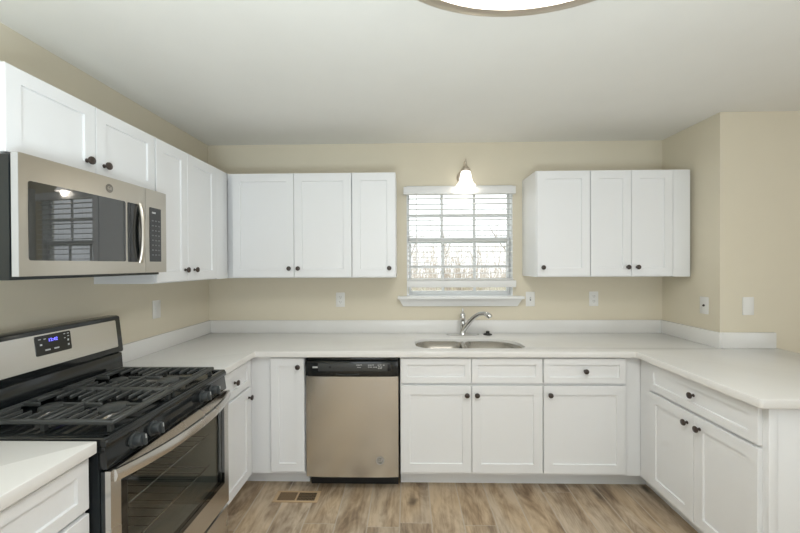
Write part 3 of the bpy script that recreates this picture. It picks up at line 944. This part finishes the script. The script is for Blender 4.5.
for u, v, du, dv in ((0.018, 0.145, 0.010, 0.003), (0.040, 0.144, 0.010, 0.003), (0.022, 0.122, 0.009, 0.007), (0.048, 0.097, 0.022, 0.006),
                     (0.087, 0.097, 0.022, 0.006), (0.128, 0.150, 0.008, 0.003), (0.145, 0.150, 0.009, 0.003), (0.145, 0.138, 0.008, 0.003),
                     (0.143, 0.121, 0.007, 0.008), (0.143, 0.101, 0.007, 0.008), (0.128, 0.132, 0.006, 0.003)):
    lmark(dx0 + u, v + 0.006, du, dv)

# ------------------------------------------------------------------ microwave  (local x: 0 near .. w far)
mz0, mz1 = 1.434, 1.833
r = thing('microwave', 'stainless over-the-range microwave with black glass door under the short cabinet', 'microwave', (0, -1.829, mz0), R(90))
w = 0.712; h = mz1 - mz0 - 0.002
b = MB()
b.box(0.006, w - 0.006, -0.360, -0.005, -0.012, h - 0.004, 0.002)
b.build('body', M['black_body'], r)
mb = lambda x: -0.396 - 0.008 * (1 - ((x - w / 2) / (w / 2)) ** 2)
seam = 0.556
md = MB().bowed(0.002, seam - 0.001, 0.0, h, mb, 0.022, 24).build('door', M['steel_wall_reflect'], r)
MB().box(0.0004, 0.0021, -0.3955, -0.3735, 0.0005, h - 0.0005).build('door_trim', M['satin'], md, smooth=False)
mc = MB().bowed(seam + 0.001, w - 0.002, 0.0, h, mb, 0.022, 10).build('control_side', M['steel_wall_reflect'], r)
def bow_plate(x0, x1, z0, z1, out, name, mat, parent, rad=0.008, n=16):
    q = MB()
    N_ = n
    f = lambda x: mb(x) - out
    xs = [x0 + (x1 - x0) * i / N_ for i in range(N_ + 1)]
    def zb(x):
        e = min(x - x0, x1 - x)
        return rad - math.sqrt(max(0, rad * rad - (rad - e) ** 2)) if e < rad else 0.0
    extra = [x0 + rad * t for t in (0.15, 0.4, 0.7, 1.0)] + [x1 - rad * t for t in (0.15, 0.4, 0.7, 1.0)]
    xs = sorted(set(xs + extra))
    P = [[q.bm.verts.new((x, y, z)) for y in (f(x), mb(x) + 0.0005) for z in (z0 + zb(x), z1 - zb(x))] for x in xs]
    for a, c in zip(P, P[1:]):
        q.bm.faces.new((a[0], c[0], c[1], a[1])); q.bm.faces.new((a[2], a[3], c[3], c[2]))
        q.bm.faces.new((a[0], a[2], c[2], c[0])); q.bm.faces.new((a[1], c[1], c[3], a[3]))
    for a in (P[0], P[-1]):
        q.bm.faces.new((a[0], a[1], a[3], a[2]))
    return q.build(name, mat, parent)
mwin = bow_plate(0.030, 0.432, 0.052, 0.312, 0.0015, 'window', M['mirror_glass'], md)
bow_plate(0.444, 0.516, 0.050, 0.312, 0.0015, 'handle_recess', M['dark_glass'], md, 0.004, 6)
hb = MB()
pts = []
for i in range(15):
    t = i / 14
    z = 0.048 + 0.268 * t
    pts.append((0.514, mb(0.514) - 0.003 - 0.016 * math.sin(math.pi * t) ** 0.7, z))
hb.tube(pts, 0.011, 12)
hb.build('handle', M['steel_wall_reflect'], md)
cpm = bow_plate(0.583, 0.667, 0.052, 0.312, 0.0015, 'control_panel', M['dark_glass'], mc, 0.003, 6)
lm = MB()
for i, z in enumerate([0.082 + 0.0235 * k for k in range(8)]):
    for x in (0.598, 0.621, 0.644):
        lm.box(x, x + 0.012, mb(x) - 0.0022, mb(x) - 0.001, z, z + 0.005)
lm.build('keypad_legend', M['dim_mark'], cpm, smooth=False)
k = MB()
for x in (0.600, 0.607, 0.614, 0.621): k.box(x, x + 0.005, mb(x) - 0.0022, mb(x) - 0.001, 0.284, 0.292)
k.build('display_mark', M['mark'], cpm, smooth=False)
lx, lz = 1.829 - 1.482, 0.352
bd = MB().lathe([(0.018, 0.0), (0.018, 0.0015), (0.016, 0.002), (0.0, 0.002)], (lx, mb(lx) + 0.0004, lz), 'Y', 28, True, -1).build('badge', M['badge'], md)
text_part('badge_monogram', 'GE', 0.017, M['steel_wall_reflect'], bd, Vector((lx, mb(lx) - 0.0021, lz)), FACE)

# ------------------------------------------------------------------ window blind
r = thing('window_blind', 'white horizontal slat blind hanging over the kitchen window, slats open', 'blind', (0, 0, 0))
MB().box(1.598, 2.482, -0.066, -0.013, 2.022, 2.082, 0.003).build('valance', M['blind'], r)
BX0, BX1 = 1.628, 2.462
nsl = 16
for i in range(nsl):
    z = 1.992 - 0.0425 * i
    q = MB()
    pr = [(-0.062, z - 0.002), (-0.050, z + 0.0005), (-0.0375, z + 0.0015), (-0.025, z + 0.0005), (-0.014, z - 0.002),
          (-0.014, z - 0.0045), (-0.025, z - 0.002), (-0.0375, z - 0.001), (-0.050, z - 0.002), (-0.062, z - 0.0045)]
    q.prism(pr, BX0, BX1, 'YZ').build('slat', M['blind'], r)
for z in (1.338, 1.345):
    MB().box(BX0, BX1, -0.062, -0.014, z, z + 0.0035).build('slat', M['blind'], r, smooth=False)
MB().box(BX0 - 0.006, BX1 + 0.022, -0.066, -0.013, 1.283, 1.336, 0.004).build('bottom_rail', M['blind'], r)
cords = MB()
for x in (1.90, 2.19):
    for y in (-0.064, -0.013):
        cords.tube([(x, y, 2.03), (x, y, 1.33)], 0.0011, 5)
cords.build('ladder_cord', M['blind'], r)
MB().tube([(1.700, -0.071, 2.035), (1.701, -0.074, 1.40)], 0.0035, 8).build('tilt_wand', M['blind'], r)

# ------------------------------------------------------------------ wall sconce
r = thing('wall_sconce', 'single nickel wall sconce with lit frosted bell shade above the window', 'lamp', (2.084, 0, 2.165))
MB().lathe([(0.052, 0.0008), (0.052, 0.006), (0.047, 0.013), (0.036, 0.018), (0.014, 0.021), (0.0, 0.021)], (-0.006, 0, 0), 'Y', 32, True, -1).build('wall_plate', M['nickel'], r)
arm = []
for i in range(15):
    a = R(-20 + 200 * i / 14)
    arm.append((-0.002, -0.060 - 0.041 * math.cos(math.pi - a) * -1 if False else -0.058 + 0.042 * math.cos(a), 0.062 + 0.050 * math.sin(a)))
arm = [(-0.006, -0.018, 0.0), (-0.005, -0.026, 0.03)] + [(0, p[1], p[2]) for p in arm[2:]] 
MB().tube(arm, 0.0055, 10).build('arm', M['nickel'], r)
MB().lathe([(0.0, 0.125), (0.005, 0.122), (0.007, 0.113), (0.005, 0.104), (0.009, 0.098), (0.006, 0.090), (0.008, 0.075), (0.011, 0.066), (0.020, 0.062), (0.027, 0.052),
            (0.030, 0.046), (0.036, 0.040), (0.036, 0.024), (0.0, 0.024)], (0.0, -0.100, 0), 'Z', 28).build('socket_cup', M['nickel'], r)
prof = [(0.029, 0.028), (0.035, 0.024), (0.040, 0.010), (0.045, -0.020), (0.051, -0.045), (0.060, -0.066), (0.074, -0.082), (0.077, -0.088),
        (0.073, -0.087), (0.058, -0.070), (0.048, -0.046), (0.042, -0.020), (0.037, 0.010), (0.032, 0.022), (0.027, 0.026)]
MB().lathe(prof, (0.0, -0.100, 0), 'Z', 36, False).build('lamp_shade', M['shade_glass'], r)
MB().lathe([(0.0, -0.060), (0.016, -0.054), (0.025, -0.036), (0.022, -0.014), (0.013, 0.010), (0.013, 0.034)], (0, -0.100, 0), 'Z', 20).build('bulb', M['lamp_glass'], r)
pl_ = bpy.data.lights.new('sconce_light', 'POINT'); pl_.energy = 0.7; pl_.color = (1.0, 0.90, 0.76); pl_.shadow_soft_size = 0.03
po = bpy.data.objects.new('sconce_light', pl_); po.location = (2.084, -0.100, 2.068); COL.objects.link(po)

# ------------------------------------------------------------------ ceiling lamp
LX, LY, LA, LB = 2.00, -1.965, 0.52, 0.408
r = thing('ceiling_lamp', 'large flush ceiling lamp with a nickel ring and glowing opal glass', 'lamp', (LX, LY, H))
def oval(prof, name, mat, n=64, cap=True):
    q = MB()
    rings = [[q.bm.verts.new((s * LA * math.cos(2 * math.pi * i / n), s * LB * math.sin(2 * math.pi * i / n), z)) for i in range(n)] for s, z in prof]
    for a, c in zip(rings, rings[1:]):
        for i in range(n):
            j = (i + 1) % n
            q.bm.faces.new((a[i], a[j], c[j], c[i]))
    if cap:
        q.bm.faces.new(rings[0]); q.bm.faces.new(rings[-1])
    return q.build(name, mat, r)
oval([(0.90, -0.0005), (0.985, -0.0005), (1.0, -0.012), (1.0, -0.030), (0.985, -0.043), (0.955, -0.050), (0.91, -0.052), (0.875, -0.048), (0.865, -0.036), (0.865, -0.02)], 'ring', M['nickel'], cap=False)
oval([(0.87, -0.010), (0.866, -0.036), (0.84, -0.046), (0.72, -0.058), (0.5, -0.068), (0.25, -0.073), (0.02, -0.074)], 'diffuser', M['lamp_glass'])

# ------------------------------------------------------------------ outlets and switches
def plate(name, label, cat, loc, rz, kind, group='white wall plates above the counters'):
    r = thing(name, label, cat, loc, rz, group)
    MB().box(-0.036, 0.036, -0.006, -0.0004, -0.0585, 0.0585, 0.0025).build('cover_plate', M['plate'], r)
    if kind == 'duplex':
        for z in (-0.020, 0.020):
            q = MB().prism(rounded([(-0.016, z - 0.015), (0.016, z - 0.015), (0.016, z + 0.015), (-0.016, z + 0.015)], [0.010] * 4, 5), -0.0072, -0.0058, 'XZ').build('receptacle', M['plate'], r)
            s = MB()
            s.box(-0.008, -0.0055, -0.0076, -0.0070, z - 0.001, z + 0.007).box(0.0055, 0.008, -0.0076, -0.0070, z - 0.001, z + 0.007).box(-0.002, 0.002, -0.0076, -0.0070, z - 0.009, z - 0.005)
            s.build('slot', M['slot'], q, smooth=False)
    elif kind == 'rocker':
        MB().box(-0.0165, 0.0165, -0.0085, -0.0058, -0.033, 0.033, 0.001).build('rocker', M['plate'], r)
    elif kind == 'toggle':
        MB().box(-0.005, 0.005, -0.0068, -0.0058, -0.012, 0.012).build('toggle_slot', M['dim_mark'], r, smooth=False)
        MB().prism([(-0.006, -0.004), (-0.006, 0.006), (-0.016, 0.010), (-0.016, 0.004)], -0.0035, 0.0035, 'YZ').build('toggle', M['plate'], r, smooth=False)
    elif kind == 'coax':
        MB().lathe([(0.0085, 0.0042), (0.0085, 0.008), (0.005, 0.009), (0.005, 0.014), (0.0, 0.014)], (0, 0, 0), 'Y', 16, True, -1).build('jack', M['bronze'], r)
    for z in ((0.045, -0.045) if kind in ('blank', 'rocker', 'toggle', 'coax') else (0.0,)):
        MB().lathe([(0.003, 0.0058), (0.003, 0.0068), (0.0, 0.0070)], (0, 0, z), 'Y', 10, True, -1).build('screw', M['plate'], r)
    return r
plate('wall_outlet', 'white duplex outlet on the tan wall under the corner wall cabinets', 'outlet', (1.081, 0, 1.182), 0, 'duplex')
plate('light_switch', 'white toggle switch plate touching the end of the window sill', 'switch', (2.613, 0, 1.184), 0, 'toggle')
plate('wall_outlet', 'white duplex outlet below the wall cabinets, between switch plate and jutting wall', 'outlet', (3.117, 0, 1.185), 0, 'duplex')
plate('wall_outlet', 'white decorator outlet on the left wall between range and corner', 'outlet', (0, -0.632, 1.184), R(90), 'rocker')
plate('cable_jack', 'white jack plate with a dark centre hole near the wall corner', 'wall plate', (XR, -0.418, 1.178), R(-90), 'coax')
plate('blank_plate', 'plain blank white plate on the jutting wall above the short backsplash', 'wall plate', (3.837, -JOG, 1.187), 0, 'blank')

# ------------------------------------------------------------------ floor vent
r = thing('floor_vent', 'tan metal floor register with two grilles set in the plank floor', 'vent', (0.925, -0.675, 0))
vw, vd = 0.140, 0.056
q = MB()
q.box(-vw, vw, -vd, -vd + 0.016, 0.0004, 0.005, 0.0015).box(-vw, vw, vd - 0.016, vd, 0.0004, 0.005, 0.0015)
q.box(-vw, -vw + 0.022, -vd + 0.016, vd - 0.016, 0.0004, 0.005, 0.0015).box(vw - 0.022, vw, -vd + 0.016, vd - 0.016, 0.0004, 0.005, 0.0015)
q.box(-0.005, 0.005, -vd + 0.016, vd - 0.016, 0.0004, 0.005, 0.0015)
q.build('frame', M['vent'], r)
MB().box(-vw + 0.005, vw - 0.005, -vd + 0.005, vd - 0.005, 0.0003, 0.0008).build('duct_opening', M['duct'], r, smooth=False)
for s, mt, wd in ((-1, M['vent_brown'], 0.0031), (1, M['vent_brown'], 0.0008)):
    q = MB()
    x0 = -vw + 0.022 if s < 0 else 0.005
    x1 = -0.005 if s < 0 else vw - 0.022
    for i in range(13):
        x = x0 + (x1 - x0) * (i + 0.5) / 13
        q.box(x - wd, x + wd, -vd + 0.015, vd - 0.015, 0.0012, 0.0042)
    for i in range(1, 5):
        y = -vd + 0.016 + (2 * vd - 0.032) * i / 5
        q.box(x0, x1, y - 0.001, y + 0.001, 0.0012, 0.0040)
    q.build('grille', mt, r, smooth=False)

# ------------------------------------------------------------------ garden behind the window
g = MB().box(-30, 34, 0.4, 60, -1.0, -0.9).build('ground', M['grass'], smooth=False)
struct(g)
def branches(q, rnd, p, d, length, rad, depth, droop=0.0):
    p = Vector(p); d = Vector(d).normalized()
    k = 3
    pts, rads = [p.copy()], [rad]
    for i in range(k):
        d = (d + Vector((rnd.uniform(-.16, .16), rnd.uniform(-.16, .16), rnd.uniform(-.08, .14)))).normalized()
        p = p + d * (length / k)
        pts.append(p.copy()); rads.append(rad * (1 - 0.5 * (i + 1) / k))
    q.tube(pts, rads, 5 if rad > 0.02 else 3, False)
    if depth == 0: return
    for i in range(rnd.choice((3, 4, 4))):
        t = rnd.randint(1, k)
        a = rnd.uniform(0, 2 * math.pi)
        side = Vector((math.cos(a), math.sin(a), rnd.uniform(0.1, 0.7)))
        branches(q, rnd, pts[t], d * 0.7 + side * 0.8, length * rnd.uniform(0.55, 0.75), rads[t] * 0.62, depth - 1)
def tree(label, loc, hgt, seed, depth=5, mat='bark', name='bare_tree', group='bare trees beyond the window', rad=0.09):
    rnd = random.Random(seed)
    q = MB()
    branches(q, rnd, (0, 0, -0.05), (0, 0, 1), hgt * 0.42, rad, depth)
    o = q.build(name, M[mat], None, smooth=False)
    o.location = loc
    return tag(o, label, 'tree', group)
tree('bare tree seen in the middle panes of the window', (3.0, 8.0, -0.9), 5.2, 3)
tree('bare tree seen in the window panes nearest the single-door wall cabinet', (5.6, 11.0, -0.9), 6.0, 5)
tree('bare tree seen in the window panes behind the tilt wand', (1.2, 11.5, -0.9), 6.0, 11)
sh = tree('leafy olive shrub outside, in the lower right window pane', (3.35, 7.0, -0.9), 1.9, 21, 4, 'leafy', 'garden_shrub', None, 0.03)
sh['category'] = 'shrub'
rnd = random.Random(8)
q = MB()
for i in range(800):
    x, y = rnd.uniform(-3, 11), rnd.uniform(15, 24)
    hh = rnd.uniform(2.0, 4.9)
    p = [Vector((x, y, -0.92))]
    for k_ in range(3):
        p.append(p[-1] + Vector((rnd.uniform(-.25, .25), rnd.uniform(-.25, .25), hh / 3)))
    q.tube(p, [0.013, 0.010, 0.008, 0.004], 3, False)
    for k_ in range(4):
        s_ = p[rnd.randint(1, 2)]
        e_ = s_ + Vector((rnd.uniform(-.6, .6), rnd.uniform(-.5, .5), rnd.uniform(.2, .9)))
        q.tube([s_, (s_ + e_) / 2 + Vector((0, 0, 0.06)), e_], [0.008, 0.006, 0.003], 3, False)
tag(q.build('underbrush', M['twig'], None, smooth=False), 'tangle of bare brown brush outside the window', 'brush', None, 'stuff')
